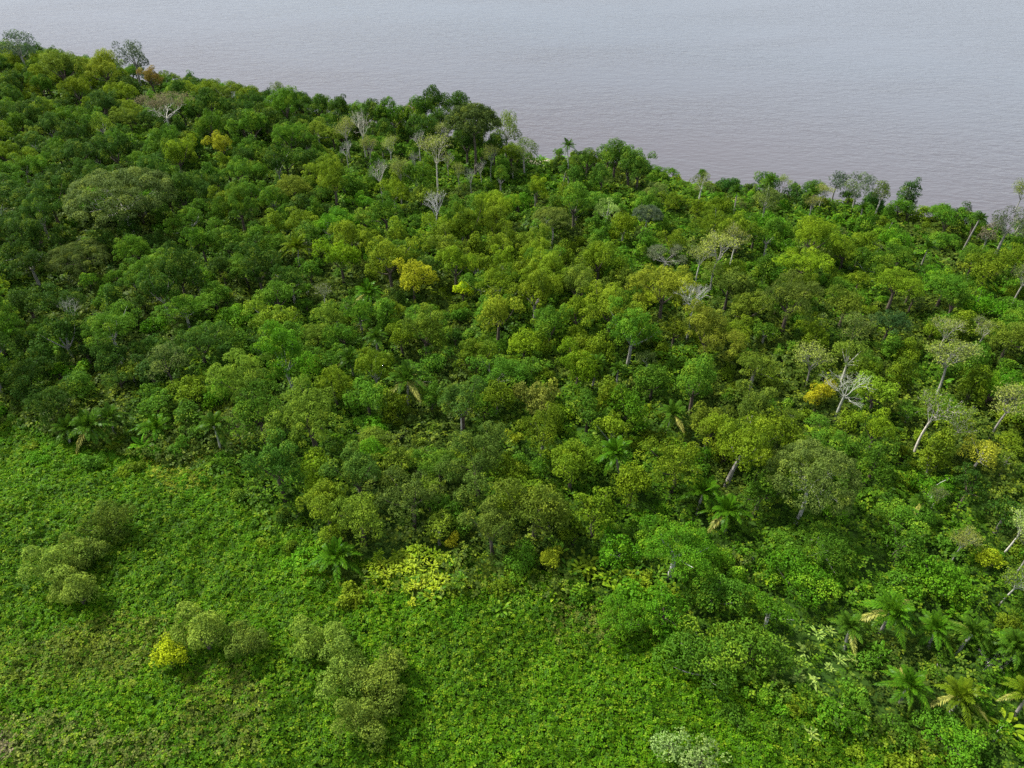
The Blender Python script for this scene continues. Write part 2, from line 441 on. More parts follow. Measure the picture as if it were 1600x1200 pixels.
BARE = []
for q in range(5):
    g = np.random.default_rng(500 + q)
    T, limbs, ends = branching(g, 2.6, 4.2, 5.0, .14, levels=5, spread=.48)
    al = Tubes()
    for t in limbs: al.V += t.V; al.F += [f + al.n for f in t.F]; al.n += t.n
    BARE.append(dict(trunk=T.mesh('trunk'), limbs=al.mesh('branches'), crown=sparse_leaves(g, ends, 2.6, .24, 2, .35), R=2.8, h=5.0, Hc=4.2))
UMB = []
for q, (R, Hc, h, per) in enumerate(((8.5, 4.6, 6.0, 75), (8.5, 5.5, 7.0, 16), (7.5, 5.5, 6.5, 75), (5.0, 3.4, 7.0, 45))):
    g = np.random.default_rng(620 + q)
    T, limbs, ends = branching(g, R * .85, Hc * .8, h, .03 * R + .1, levels=4, spread=.55)
    rr = np.linalg.norm(ends[:, :2], axis=1).max(); ends[:, :2] *= R / rr * .98
    dome = h + Hc * (.35 + .65 * np.sqrt(np.clip(1 - (np.linalg.norm(ends[:, :2], axis=1) / (R * 1.06)) ** 2, 0, 1)))
    e2 = ends.copy(); e2[:, 2] = ends[:, 2] * .4 + dome * .6 + .3
    if q == 1: cm = sparse_leaves(g, e2, R, .30, per, .62)
    else:
        cm = lump_crown('crown', g, R, Hc * .85, .05 * R + .34, .25, dens=20, squash=.7, low=.0, irregular=.10, jit=.42, fill=.3, nl=int(130 + R * 11), scat=(.94, 1.03))[0]
        vv = np.empty(len(cm.vertices) * 3, np.float32); cm.vertices.foreach_get('co', vv); vv = vv.reshape(-1, 3); vv[:, 2] += h + Hc * .3; cm.vertices.foreach_set('co', vv.ravel())
    UMB.append(dict(trunk=T.mesh('trunk'), limbs=[t.mesh('limb') for t in limbs], crown=cm, R=R, h=h, Hc=Hc))

# palm fronds: arching midrib with two rows of leaflets
def frond_mesh(g, Ln, rise, droop, k=22, lw=.16, ll=.95):
    s = np.linspace(0, 1, 9)
    px_ = Ln * (s * .95 * math.cos(rise) + .12 * s * s); pz_ = Ln * (s * math.sin(rise) - droop * s * s)
    spine = np.stack([px_, 0 * s, pz_], -1)
    T = Tubes(); T.add(spine, np.linspace(.075, .015, 9) * Ln / 5, 3)
    V = [np.concatenate(T.V)]; F = [np.concatenate(T.F)]; n = len(V[0])
    tt = np.linspace(.16, .99, k)
    for sgn in (-1, 1):
        p = np.stack([np.interp(tt, s, spine[:, j]) for j in range(3)], -1)
        d = unit(np.stack([np.interp(tt, s, np.gradient(spine[:, j])) for j in range(3)], -1))
        side = np.array((0, sgn, 0.))
        dirv = unit(side * .85 + d * (.55 + .4 * tt[:, None]) + np.array((0, 0, .12)) + .12 * g.normal(size=(k, 3)))
        ln = Ln * .2 * ll * np.sin(np.clip(tt * .85 + .18, 0, 1) * math.pi)[:, None] ** .6 * g.uniform(.85, 1.1, (k, 1))
        m = p + dirv * ln * .55; e = p + dirv * ln + (0, 0, -1) * ln * .32
        wv = d * lw * Ln / 5
        q = np.stack([p, m + wv, e, m - wv], 1).reshape(-1, 3)
        V.append(q); F.append(np.arange(len(q)).reshape(-1, 4) + n); n += len(q)
    V = np.concatenate(V); F = np.concatenate(F)
    lv = np.clip(.5 + .2 * g.normal(size=len(V)), 0, 1)
    return mesh_from('frond', V, F, M_FROND, [('leafvar', 'FLOAT', lv)])
FROND = [[frond_mesh(np.random.default_rng(700 + 10 * a + b), 5.2, rise, dr, k=26, lw=.12) for b in range(2)]
         for a, (rise, dr) in enumerate(((1.4, .30), (1.1, .50), (.75, .70), (.3, .75)))]

def joined_fronds(g, n, Ln, upright):
    V, F, lv, c = [], [], [], 0
    for i in range(n):
        az = i * 2.39996 + g.uniform(-.3, .3); t = i / n
        src = frond_mesh(g, Ln * g.uniform(.8, 1.1), upright - .9 * t + g.uniform(-.1, .1), .35 + .25 * t, k=11, lw=.26)
        v = np.empty(len(src.vertices) * 3, np.float32); src.vertices.foreach_get('co', v); v = v.reshape(-1, 3)
        f = np.empty(len(src.loops), np.int32); src.loops.foreach_get('vertex_index', f); f = f.reshape(-1, 4)
        bpy.data.meshes.remove(src)
        ca, sa = math.cos(az), math.sin(az)
        V.append(v @ np.array(((ca, sa, 0), (-sa, ca, 0), (0, 0, 1)))); F.append(f + c); c += len(v)
        lv.append(np.full(len(v), g.uniform(.2, .8)))
    return mesh_from('fronds', np.concatenate(V), np.concatenate(F), M_FROND, [('leafvar', 'FLOAT', np.concatenate(lv))])
YPALM = [joined_fronds(np.random.default_rng(800 + q), 11, 3.4, 1.15) for q in range(4)]

def broad_leaves(g, n, Ln, wd):
    """Clump of big paddle leaves on arching stalks (heliconia and wild banana)."""
    V, F, lv, c = [], [], [], 0
    for az in (0, 2.1, 4.2):                               # stem, rooted below
        a_ = np.array((math.cos(az), math.sin(az), 0)) * .09; b_ = np.array((math.cos(az + 2.1), math.sin(az + 2.1), 0)) * .09
        V.append(np.array((a_ - (0, 0, 2.6), b_ - (0, 0, 2.6), b_ * .6 + (0, 0, .2), a_ * .6 + (0, 0, .2)))); F.append((c, c + 1, c + 2, c + 3)); c += 4; lv.append(np.full(4, .3))
    for i in range(n):
        az = g.uniform(0, 6.28); rise = g.uniform(.5, 1.35); l0 = Ln * g.uniform(.7, 1.15)
        o = np.array((g.normal() * .35, g.normal() * .35, 0))
        s = np.array((0, .4, .55, .75, .92, 1.0)); wdt = np.array((.02, .03, .75, 1, .6, .03)) * wd * .5
        x = l0 * (s * math.cos(rise) + .18 * s * s); z = l0 * (s * math.sin(rise) - .42 * s ** 3)
        d = np.array((math.cos(az), math.sin(az), 0)); sd_ = np.array((-math.sin(az), math.cos(az), 0))
        mid = o + d * x[:, None] + np.array((0, 0, 1)) * z[:, None]
        v = np.concatenate([mid + sd_ * wdt[:, None] + (0, 0, .12 * wd), mid, mid - sd_ * wdt[:, None] + (0, 0, .12 * wd)])
        for j in range(5):
            F.append((c + j, c + j + 1, c + 6 + j + 1, c + 6 + j)); F.append((c + 6 + j, c + 7 + j, c + 13 + j, c + 12 + j))
        V.append(v); c += 18; lv.append(np.full(18, g.uniform(.15, .9)))
    return mesh_from('leaf_clump', np.concatenate(V), np.array(F), M_FROND, [('leafvar', 'FLOAT', np.concatenate(lv))])
BROAD = [broad_leaves(np.random.default_rng(850 + q), 26, 2.5, .46) for q in range(4)]

# ------------------------------------------------------------------ colours (real leaf colours)
TINT = {
    'dark green': (.027, .066, .007), 'deep blue-green': (.030, .070, .010), 'mid green': (.052, .122, .008), 'fresh green': (.058, .156, .006),
    'olive green': (.088, .140, .009), 'yellow-green': (.104, .166, .009), 'lime green': (.120, .220, .006), 'golden yellow': (.30, .285, .008),
    'old gold': (.165, .175, .013), 'grey-green': (.072, .105, .032), 'dull olive': (.092, .126, .017), 'rusty brown': (.150, .108, .020),
    'pale cream-green': (.22, .25, .10), 'straw brown': (.15, .145, .05)}
BARKS = {'white': (.38, .36, .31), 'grey': (.21, .20, .17), 'brown': (.075, .06, .045)}

THINGS = []
def register(o, name_words, colour, px_, py_, label=None, group=None, short=None, rp=None):
    THINGS.append(dict(rp=rp, d=float(pix(o.location)[2]), o=o, words=name_words, colour=colour, px=px_, py=py_, label=label, group=group, short=short))
    if group: o['group'] = group

def empty(name, x, y, s=1.0, rz=None, dz=0.0, sz=None):
    e = bpy.data.objects.new(name, None); COL.objects.link(e)
    e.empty_display_size = .5
    e.location = (x, y, float(ground_z(x, y)) + dz)
    e.rotation_euler = (0, 0, rng.uniform(0, 6.28) if rz is None else rz)
    e.scale = (s, s, sz or s)
    return e

def vary(c, amt=.16):
    c = np.array(c, float)
    if .6 < c[0] / c[1] < 1.35 and c[2] < .5 * c[1]: c = c * (1, 1.0 if c[0] / c[1] < .72 else 1.14 if c[0] / c[1] < .8 else 1.26, .7)
    f = 1 + rng.normal() * amt
    c = np.array(c) * 1.34 * max(.6, f) * (1 + rng.normal(size=3) * .03)
    return tuple(np.clip(c, .004, .7))

FOOT = []        # (x, y, radius) of every crown placed so far
NAMES = {'lumpy': ('broadleaf_tree', 'tree', 'lumpy-crowned tree', 'lumpy-crowned trees of the forest'),
         'fine': ('spreading_tree', 'tree', 'fine-leaved spreading tree', 'fine-leaved spreading trees of the forest'),
         'mound': ('vine_covered_tree', 'tree', 'low vine-draped tree', 'low trees draped in vines'),
         'clump': ('clearing_shrub', 'shrub', 'shrub in the clearing', 'shrubs in the clearing'),
         'round': ('round_crowned_tree', 'tree', 'dense round-crowned tree', 'dense round-crowned trees of the forest'),
         'bush': ('forest_bush', 'bush', 'leafy forest bush', 'bushes between the trees'),
         'sapling': ('sapling', 'sapling', 'leafy sapling', 'saplings filling the gaps of the forest'),
         'airy': ('open_crowned_tree', 'tree', 'thin open-crowned tree', 'thin open-crowned trees'),
         'tall': ('columnar_tree', 'tree', 'tall narrow tree', 'tall narrow trees')}

def place_tree(kind, x, y, R, colour, tint=None, label=None, short=None, hs=1.0, bark='brown', name=None, cat=None, noun=None, group=None, proto=None, squash=None):
    pr = PROTO['mound' if kind in ('sapling', 'bush') else kind]
    if proto is None:
        cands = [p for p in pr if abs(p['R'] - R) <= min(abs(q['R'] - R) for q in pr) + .3]
        p = cands[rng.integers(len(cands))]
    else: p = pr[proto]
    s = R / p['R']
    nm = NAMES[kind]
    e = empty(name or nm[0], x, y, s, sz=s * hs)
    t = link('trunk', p['trunk'], e, vary(BARKS[bark], .1))
    c = link('crown', p['crown'], e, vary(tint or TINT[colour], .13 if tint is None else .05)); c.location = (0, 0, p['h'])
    e['category'] = cat or nm[1]
    FOOT.append((x, y, R))
    u, v, d = pix((x, y, e.location.z + (p['h'] + p['Hc'] * .5) * s * hs))
    register(e, noun or nm[2], colour, float(u), float(v), label, group or nm[3], short, R * FPX / float(d) if label else None)
    return e

def place_px(kind, px_, py_, wpx, colour, hs=1.12, **kw):
    """A tree whose crown centre shows at a photo pixel, wpx wide."""
    zc = 8.0
    for _ in range(4):
        P = at(px_, py_, zc); d = pix(P)[2]; R = wpx / 2 * d / FPX
        pr = PROTO[kind]; p = min(pr, key=lambda q: abs(q['R'] - R)); s = R / p['R']
        zc = float(ground_z(P[0], P[1])) + (p['h'] + p['Hc'] * .5) * s * hs
    return place_tree(kind, P[0], P[1], R, colour, hs=hs, **kw)

def place_bare(px_, py_, wpx, label=None, short=None, tint='straw brown', bark='grey', hs=1.0, leafy=True, xy=None, R=None):
    p = BARE[rng.integers(len(BARE))]
    if xy is None:
        zc = 8.0
        for _ in range(4):
            P = at(px_, py_, zc); R = wpx / 2 * pix(P)[2] / FPX; s = R / p['R']; zc = float(ground_z(P[0], P[1])) + (p['h'] + p['Hc'] * .4) * s * hs
        x, y = P[0], P[1]
    else:
        x, y = xy; s = R / p['R']
    e = empty('bare_tree', x, y, s, sz=s * hs)
    bc = vary(BARKS[bark], .12)
    link('trunk', p['trunk'], e, bc); link('branches', p['limbs'], e, bc)
    if leafy: link('crown', p['crown'], e, vary(TINT[tint]))
    e['category'] = 'tree'
    FOOT.append((x, y, R * .6))
    u, v, d = pix((x, y, e.location.z + (p['h'] + p['Hc'] * .4) * s * hs))
    register(e, 'nearly leafless %s-limbed tree' % bark, '', float(u), float(v), label, 'nearly leafless trees', short, R * FPX / float(d) if label or px_ else None)
    return e

def place_umb(q, px_, py_, wpx, tint, label, short, bark='grey', hs=1.0):
    p = UMB[q]; zc = 10
    for _ in range(4):
        P = at(px_, py_, zc); R = wpx / 2 * pix(P)[2] / FPX; s = R / p['R']; zc = float(ground_z(P[0], P[1])) + (p['h'] + p['Hc'] * .55) * s * hs
    e = empty('umbrella_tree', P[0], P[1], s, sz=s * hs)
    bc = vary(BARKS[bark], .08)
    link('trunk', p['trunk'], e, bc)
    for l_ in p['limbs']: link('limb', l_, e, bc)
    link('crown', p['crown'], e, vary(tint, .04))
    e['category'] = 'tree'; FOOT.append((P[0], P[1], R * .9))
    register(e, 'umbrella tree', '', px_, py_, label, 'wide umbrella trees', short, wpx / 2)
    return e

PALM_TRUNK = None
def palm_trunk():
    global PALM_TRUNK
    if PALM_TRUNK is None:
        T = Tubes(); z = np.linspace(-.06, 1, 9)
        T.add(np.stack([.02 * np.sin(z * 3), .015 * np.cos(z * 2), z], -1), np.linspace(.034, .022, 9), 7)
        PALM_TRUNK = T.mesh('trunk')
    return PALM_TRUNK

def place_palm(px_, py_, wpx, colour='fresh green', label=None, short=None, h=7.0, nf=24, dead=1, xy=None, R=None):
    if xy is None:
        zc = h
        for _ in range(3):
            P = at(px_, py_, zc); R = wpx * .53 * pix(P)[2] / FPX; zc = float(ground_z(P[0], P[1])) + h + .2 * R
        x, y = P[0], P[1]
    else: x, y = xy
    e = empty('palm_tree', x, y, 1.0)
    e.rotation_euler[0], e.rotation_euler[1] = rng.normal() * .09, rng.normal() * .09
    t = link('trunk', palm_trunk(), e, vary(BARKS['grey'], .1)); t.scale = (h * .95, h * .95, h)
    t.scale = (7, 7, h)
    base = TINT[colour]
    for i in range(nf):
        u = i / nf
        a = 0 if u < .2 else 1 if u < .52 else 2 if u < .82 else 3
        f = link('frond', FROND[a][rng.integers(2)], e, vary(np.array(base) * .66, .12))
        if i >= nf - dead:
            f.color = (*vary((.20, .16, .06), .15), 1); f['label'] = 'dry straw-coloured frond'
        f.location = (.07 * math.cos(i * 2.4) + .14, 0.1, h - .05)
        f.rotation_euler = (rng.normal() * .13, rng.normal() * .13, i * 2.39996 + rng.uniform(-.25, .25))
        s = R / 5.0 * rng.uniform(.88, 1.1); f.scale = (s, s, s)
    e['category'] = 'palm'; FOOT.append((x, y, R * .75))
    u, v, d = pix((x, y, e.location.z + h))
    register(e, 'feather palm', colour, float(u), float(v), label, 'feather palms', short, R * .36 * FPX / float(d) if px_ else None)
    return e

def place_small(kind, x, y, s, colour, label=None, short=None, dz=0.0):
    nm, noun, meshes, grp = {'ypalm': ('young_palm', 'young palm', YPALM, 'young palms'),
                             'broad': ('broad_leaved_plant', 'big-leaved plant', BROAD, 'big-leaved plants')}[kind]
    o = link(nm, meshes[rng.integers(len(meshes))], None, vary(TINT[colour]))
    o.location = (x, y, float(ground_z(x, y)) + dz); o.rotation_euler = (0, 0, rng.uniform(0, 6.28)); o.scale = (s, s, s * rng.uniform(.9, 1.2))
    o['category'] = 'palm' if kind == 'ypalm' else 'plant'
    u, v, d = pix((x, y, o.location.z + 1.5 * s))
    register(o, noun, colour, float(u), float(v), label, grp, short)
    return o

# ------------------------------------------------------------------ trees one can point to in the photograph
place_umb(0, 186, 302, 165, (.068, .078, .032), 'great dull-green umbrella tree, widest crown on the upslope side of the forest', 'the great umbrella tree', 'white')
place_umb(1, 255, 163, 92, (.115, .105, .058), 'thin-leaved pale umbrella tree with white limbs showing through its crown', 'the pale umbrella tree', 'white', hs=1.25)
place_umb(2, 1270, 742, 142, (.080, .105, .034), 'grey-green domed tree with white limbs in its lower crown', 'the grey-green domed tree', 'white', hs=1.25)
place_umb(3, 862, 340, 60, (.085, .090, .026), 'small olive umbrella tree on a single white trunk', 'the small white-trunked umbrella tree', 'white')
place_umb(3, 738, 188, 84, (.040, .062, .018), 'dark umbrella tree on a vine-covered trunk near the river', 'the dark umbrella tree by the river', 'brown', hs=1.25)
place_umb(1, 1040, 398, 74, (.095, .105, .062), 'hazy grey thin-leaved tree behind the gold crowns', 'the hazy grey tree', 'grey')
place_umb(3, 1012, 334, 48, (.050, .075, .040), 'small blue-grey umbrella tree behind the low bright scrub', 'the blue-grey umbrella tree', 'grey')
place_umb(0, 120, 400, 95, (.050, .064, .020), 'dull olive flat-topped tree below the great umbrella tree', 'the flat-topped olive tree', 'brown', hs=.9)

T_ = place_px
T_('lumpy', 643, 428, 68, 'golden yellow', tint=(.225, .205, .016), label='brightest golden-yellow tree in the middle of the forest', short='the golden-yellow tree')
T_('lumpy', 722, 452, 32, 'golden yellow', tint=(.26, .28, .010), label='small round golden-yellow tree beside the bigger golden one', short='the small golden tree')
T_('lumpy', 345, 226, 46, 'golden yellow', tint=(.20, .175, .014), label='golden-yellow crown far back below the pale umbrella tree', short='the far golden tree')
T_('lumpy', 236, 121, 38, 'rusty brown', label='rusty orange-brown tree standing behind the pale umbrella tree', short='the rusty tree')
T_('lumpy', 158, 103, 62, 'old gold', tint=(.13, .125, .016), label='old-gold tree far back between the rusty tree and the shore', short='the far old-gold tree')
T_('lumpy', 95, 100, 66, 'olive green', tint=(.085, .095, .018), label='broad olive tree farthest back near the shoreline', short='the far olive tree')
T_('lumpy', 645, 172, 36, 'rusty brown', tint=(.12, .09, .02), label='brown-tinged tree between dark trees on the riverbank', short='the brown-tinged riverbank tree')
T_('lumpy', 1040, 445, 96, 'old gold', tint=(.155, .140, .018), label='large old-gold lumpy tree in front of the hazy grey tree', short='the large old-gold tree')
T_('lumpy', 1112, 515, 90, 'old gold', tint=(.12, .118, .018), label='second large old-gold tree, in front of and beside the first', short='the second old-gold tree')
T_('lumpy', 1140, 440, 72, 'olive green', tint=(.080, .098, .022), label='soft olive tree beside the large old-gold tree', short='the soft olive tree')
T_('lumpy', 1172, 478, 60, 'olive green', tint=(.10, .115, .016))
T_('lumpy', 776, 486, 76, 'yellow-green', tint=(.14, .145, .014), label='yellow-olive lumpy tree just in front of the small golden tree', short='the yellow-olive tree')
T_('lumpy', 855, 425, 80, 'olive green'); T_('lumpy', 905, 440, 84, 'olive green', tint=(.08, .105, .016))
T_('lumpy', 700, 385, 64, 'olive green', tint=(.09, .12, .012)); T_('lumpy', 770, 345, 66, 'olive green'); T_('lumpy', 835, 375, 62, 'yellow-green', tint=(.095, .125, .012))
T_('lumpy', 665, 515, 80, 'olive green', tint=(.08, .11, .013)); T_('lumpy', 745, 550, 66, 'olive green'); T_('lumpy', 860, 500, 70, 'mid green')
T_('lumpy', 530, 398, 66, 'lime green', label='lime-green tree between two palms at mid slope', short='the lime-green tree')
T_('lumpy', 905, 568, 74, 'lime green', label='bright lime tree in the centre, beside a palm', short='the bright lime tree in the centre')
T_('lumpy', 820, 535, 56, 'yellow-green')
T_('lumpy', 1282, 612, 46, 'golden yellow', tint=(.26, .20, .014), label='small golden tree beside a bare pale-limbed tree', short='the golden tree beside the bare one')
T_('lumpy', 1372, 610, 66, 'lime green', tint=(.115, .20, .011), label='vivid lime-green tree beside the bare pale-limbed tree', short='the vivid lime tree')
T_('lumpy', 1375, 668, 70, 'yellow-green', label='yellow-green tree directly in front of the vivid lime tree', short='the yellow-green tree')
T_('airy', 1535, 705, 56, 'golden yellow', tint=(.26, .225, .03), bark='white', label='golden open-crowned tree on a bent white trunk', short='the golden white-trunked tree', hs=.9)
T_('lumpy', 800, 684, 30, 'golden yellow', tint=(.17, .16, .012), label='small mustard tree among green crowns left of centre', short='the mustard tree')
T_('lumpy', 862, 872, 40, 'golden yellow', tint=(.18, .17, .014), label='small yellow crown on the forest edge above the clearing', short='the yellow edge tree')
T_('lumpy', 706, 842, 30, 'golden yellow', tint=(.22, .175, .014), label='little ochre crown on the forest edge above the yellow plants', short='the ochre edge tree')
T_('lumpy', 505, 782, 84, 'yellow-green', tint=(.10, .145, .012), label='pale yellow-green lumpy tree on the forest edge facing the clearing', short='the pale edge tree')
T_('lumpy', 430, 725, 100, 'mid green', tint=(.040, .100, .009)); T_('fine', 480, 640, 120, 'dull olive', label='wide dull-olive spreading tree above the clearing', short='the wide dull-olive tree')
T_('fine', 400, 640, 100, 'mid green'); T_('lumpy', 560, 735, 95, 'mid green', tint=(.05, .10, .012)); T_('fine', 560, 800, 95, 'dull olive')
T_('fine', 640, 775, 95, 'olive green', tint=(.06, .08, .02)); T_('lumpy', 745, 720, 110, 'olive green', tint=(.06, .105, .014)); T_('lumpy', 835, 790, 110, 'olive green', tint=(.072, .108, .013))
T_('lumpy', 770, 820, 90, 'olive green', tint=(.075, .10, .02)); T_('lumpy', 890, 720, 90, 'olive green'); T_('fine', 640, 615, 0.1 + 95, 'mid green') if False else None
T_('lumpy', 720, 625, 90, 'mid green', tint=(.05, .10, .014)); T_('lumpy', 985, 640, 70, 'fresh green'); T_('lumpy', 920, 645, 70, 'mid green')
T_('fine', 930, 795, 80, 'olive green'); T_('lumpy', 1020, 590, 60, 'mid green'); T_('lumpy', 1110, 660, 80, 'olive green', tint=(.075, .11, .012))
T_('lumpy', 1180, 640, 90, 'olive green', tint=(.06, .095, .014)); T_('lumpy', 1190, 760, 90, 'mid green'); T_('fine', 1060, 720, 100, 'olive green')
T_('fine', 1395, 500, 70, 'deep blue-green', tint=(.026, .066, .016), label='dark blue-green round tree amid bright scrub', short='the blue-green round tree')
T_('fine', 1240, 465, 96, 'dull olive', tint=(.058, .068, .018), label='dull brown-olive wide tree beside the old-gold trees', short='the brown-olive wide tree')
T_('lumpy', 1548, 875, 44, 'golden yellow', tint=(.19, .18, .012), label='small mustard-yellow crown between dark thickets', short='the mustard crown')
T_('mound', 840, 620, 70, 'straw brown', tint=(.115, .110, .030), hs=1.5, label='drooping straw-brown vine-hung tree near the centre', short='the drooping brown tree')
T_('airy', 948, 326, 38, 'pale cream-green', bark='white', label='cream-coloured open tree standing above the low scrub', short='the cream tree')
T_('airy', 1010, 558, 30, 'pale cream-green', tint=(.12, .14, .06), bark='white', hs=1.1, label='tiny pale-crowned tree on a thin white trunk', short='the tiny pale tree')
T_('airy', 1378, 296, 30, 'grey-green', bark='white', hs=1.5, label='slender tree with a leaning white trunk and tiny flat crown by the river', short='the slender white-trunked tree')
T_('airy', 158, 192, 30, 'dull olive', bark='white', hs=1.4, label='lone white-trunked tree below the far old-gold tree', short='the far white-trunked tree')
T_('airy', 1345, 288, 46, 'grey-green', tint=(.075, .10, .055), bark='grey', hs=1.1, label='airy grey-green riverbank tree, larger of two side by side', short='the airy riverbank tree')
T_('airy', 1313, 280, 30, 'grey-green', tint=(.065, .09, .055), bark='grey', hs=1.3, label='airy grey-green riverbank tree, smaller of two side by side', short='the smaller airy riverbank tree')
T_('tall', 1420, 305, 32, 'dark green', tint=(.035, .07, .02), label='dark green column-shaped tree standing up before the river', short='the dark column tree')
T_('airy', 1097, 283, 34, 'straw brown', tint=(.11, .11, .05), bark='white', label='thin straw-coloured tree on the riverbank beside the bay', short='the thin straw tree')
T_('airy', 790, 196, 48, 'yellow-green', tint=(.10, .13, .045), bark='grey', hs=1.25, label='airy light-green tree at the very corner of the wooded point', short='the airy tree on the point')
T_('airy', 820, 232, 40, 'grey-green', tint=(.08, .105, .035), bark='grey')
T_('airy', 1580, 345, 52, 'grey-green', tint=(.075, .09, .05), bark='grey', label='grey-leaved tree on the bank farthest along the river', short='the grey bank tree')
T_('airy', 1548, 362, 30, 'straw brown', tint=(.10, .09, .055), bark='grey')
T_('airy', 28, 68, 48, 'grey-green', tint=(.055, .085, .050), hs=1.1, bark='grey', label='airy grey-green tree farthest away on the shoreline', short='the farthest airy tree')
T_('airy', 205, 84, 46, 'grey-green', tint=(.055, .08, .048), bark='grey', label='airy grey-green tree behind the far old-gold tree', short='the airy tree behind the old-gold one')
T_('airy', 433, 133, 22, 'grey-green', bark='grey', label='wispy little tree rising above the far shoreline crowns', short='the wispy shoreline tree')
for a in ((470, 160, 40), (498, 164, 44), (528, 170, 44), (580, 178, 58), (612, 176, 60), (650, 172, 58), (682, 160, 66), (716, 168, 60), (752, 190, 46), (600, 205, 50), (668, 200, 56), (728, 214, 60), (772, 226, 44)):
    T_('round', *a, ('dark green', 'dark green', 'mid green')[rng.integers(3)], hs=1.25)
for a in ((962, 238, 64), (1000, 262, 52), (918, 248, 46), (985, 254, 56), (940, 272, 50), (896, 274, 40)): T_('round', *a, 'mid green', tint=(.042, .098, .009), hs=1.15)
for a in ((1140, 290, 36), (1195, 285, 50), (1255, 305, 40), (1235, 296, 30), (1365, 318, 44)): T_('mound', *a, 'mid green', tint=(.030, .080, .012), hs=1.4)

# shrubs standing in the clearing
SH = dict(name='clearing_shrub', cat='shrub', noun='shrub in the clearing', group='shrubs in the clearing', hs=1.1)
T_('clump', 90, 880, 84, 'dull olive', tint=(0.127, 0.151, 0.032), label='pale olive lumpy shrub, leftmost in the clearing', short='the leftmost clearing shrub', **SH)
T_('clump', 128, 862, 66, 'grey-green', tint=(0.097, 0.115, 0.025), label='grey-green shrub wedged beside the leftmost clearing shrub', **SH)
T_('clump', 118, 920, 75, 'dull olive', tint=(0.123, 0.145, 0.031), label='pale olive shrub just in front of the leftmost clearing shrub', **SH)
T_('clump', 168, 815, 75, 'dull olive', tint=(0.064, 0.076, 0.015), label='dark olive shrub at the back of the clearing shrubs', **SH)
T_('clump', 315, 985, 90, 'dull olive', tint=(0.123, 0.145, 0.031), label='olive shrub in the clearing beside the bright yellow one', **SH)
T_('clump', 268, 1020, 54, 'golden yellow', tint=(0.274, 0.283, 0.012), label='bright yellow shrub in the clearing', short='the bright yellow clearing shrub', **SH)
T_('clump', 386, 1000, 66, 'dull olive', tint=(0.087, 0.103, 0.022), label='olive shrub standing between the yellow-topped and twin clearing shrubs', **SH)
T_('clump', 495, 1000, 82, 'dull olive', tint=(0.123, 0.145, 0.031), label='yellow-olive shrub at the back of the large clearing clump', **SH)
T_('clump', 540, 1050, 90, 'dull olive', tint=(0.113, 0.134, 0.029), label='olive shrub in the middle of the large clearing clump', **SH)
T_('clump', 600, 1065, 86, 'grey-green', tint=(0.097, 0.115, 0.025), label='grey-olive shrub on the open side of the large clearing clump', **SH)
T_('clump', 572, 1120, 90, 'grey-green', tint=(0.102, 0.120, 0.026), label='grey-olive shrub at the front of the large clearing clump', **SH)
SH2 = dict(SH, hs=.75)
T_('airy', 1052, 1165, 60, 'pale cream-green', tint=(.165, .185, .09), label='pale grey shrub at the very front of the clearing', **SH2)
T_('airy', 1100, 1185, 66, 'pale cream-green', tint=(.155, .175, .085), label='pale grey shrub beside its twin at the front of the clearing', **SH2)
T_('mound', 385, 772, 44, 'fresh green', tint=(.07, .14, .012), label='small round bright-green bush where forest meets clearing', short='the round edge bush')

# nearly leafless trees
for a in ((567, 193, 44), (592, 266, 40), (622, 266, 40), (735, 275, 28), (768, 242, 30), (682, 318, 48), (540, 200, 36), (700, 250, 26), (655, 218, 30), (690, 206, 30), (648, 250, 28), (610, 228, 30), (575, 228, 30), (715, 268, 24), (752, 262, 24), (540, 232, 28)):
    place_bare(*a, tint='straw brown', hs=1.35, leafy=rng.random() < .5, bark=('grey', 'white')[rng.integers(2)])
place_bare(680, 235, 50, 'tall bare pale-limbed tree before the dark umbrella tree', 'the tall bare tree', hs=1.3, bark='white')
for a in ((1125, 388, 60), (1150, 372, 46), (1095, 400, 44)): place_bare(*a, tint='straw brown', bark='white', hs=1.1)
place_bare(1322, 606, 84, 'bare pale-limbed tree with fine spreading twigs and no leaves', 'the bare pale-limbed tree', hs=.7, bark='grey', leafy=False)
place_bare(1490, 560, 76, 'large grey bare tree amid mixed scrub on the river side', 'the large grey bare tree', bark='grey', hs=.9)
place_bare(1462, 640, 80, 'leaning white-trunked bare tree before the large grey bare tree', 'the leaning bare tree', bark='white', tint='dull olive')
place_bare(1500, 660, 60, bark='white', tint='dull olive'); place_bare(1270, 562, 60, bark='grey'); place_bare(1480, 515, 50, bark='white')
place_bare(716, 640, 54, 'small pale bare tree left of the drooping brown tree', 'the small pale bare tree', bark='white', tint='olive green')
place_bare(108, 482, 44, bark='grey', leafy=False); place_bare(1595, 820, 60, bark='white', tint='pale cream-green', hs=1.1); place_bare(1590, 905, 56, bark='white', tint='dull olive')
place_bare(1600, 300, 40, bark='grey'); place_bare(1288, 300, 30, bark='white'); place_bare(1270, 318, 30, bark='grey'); place_bare(1225, 285, 26)
place_bare(505, 455, 36, bark='white', tint='grey-green'); place_bare(1548, 1032, 44, 'low bare white stump of branches among the palms', 'the bare white branches', bark='white', hs=.5, leafy=False)
place_bare(1085, 465, 70, bark='white', leafy=False); place_bare(845, 352, 34, bark='white', leafy=False)

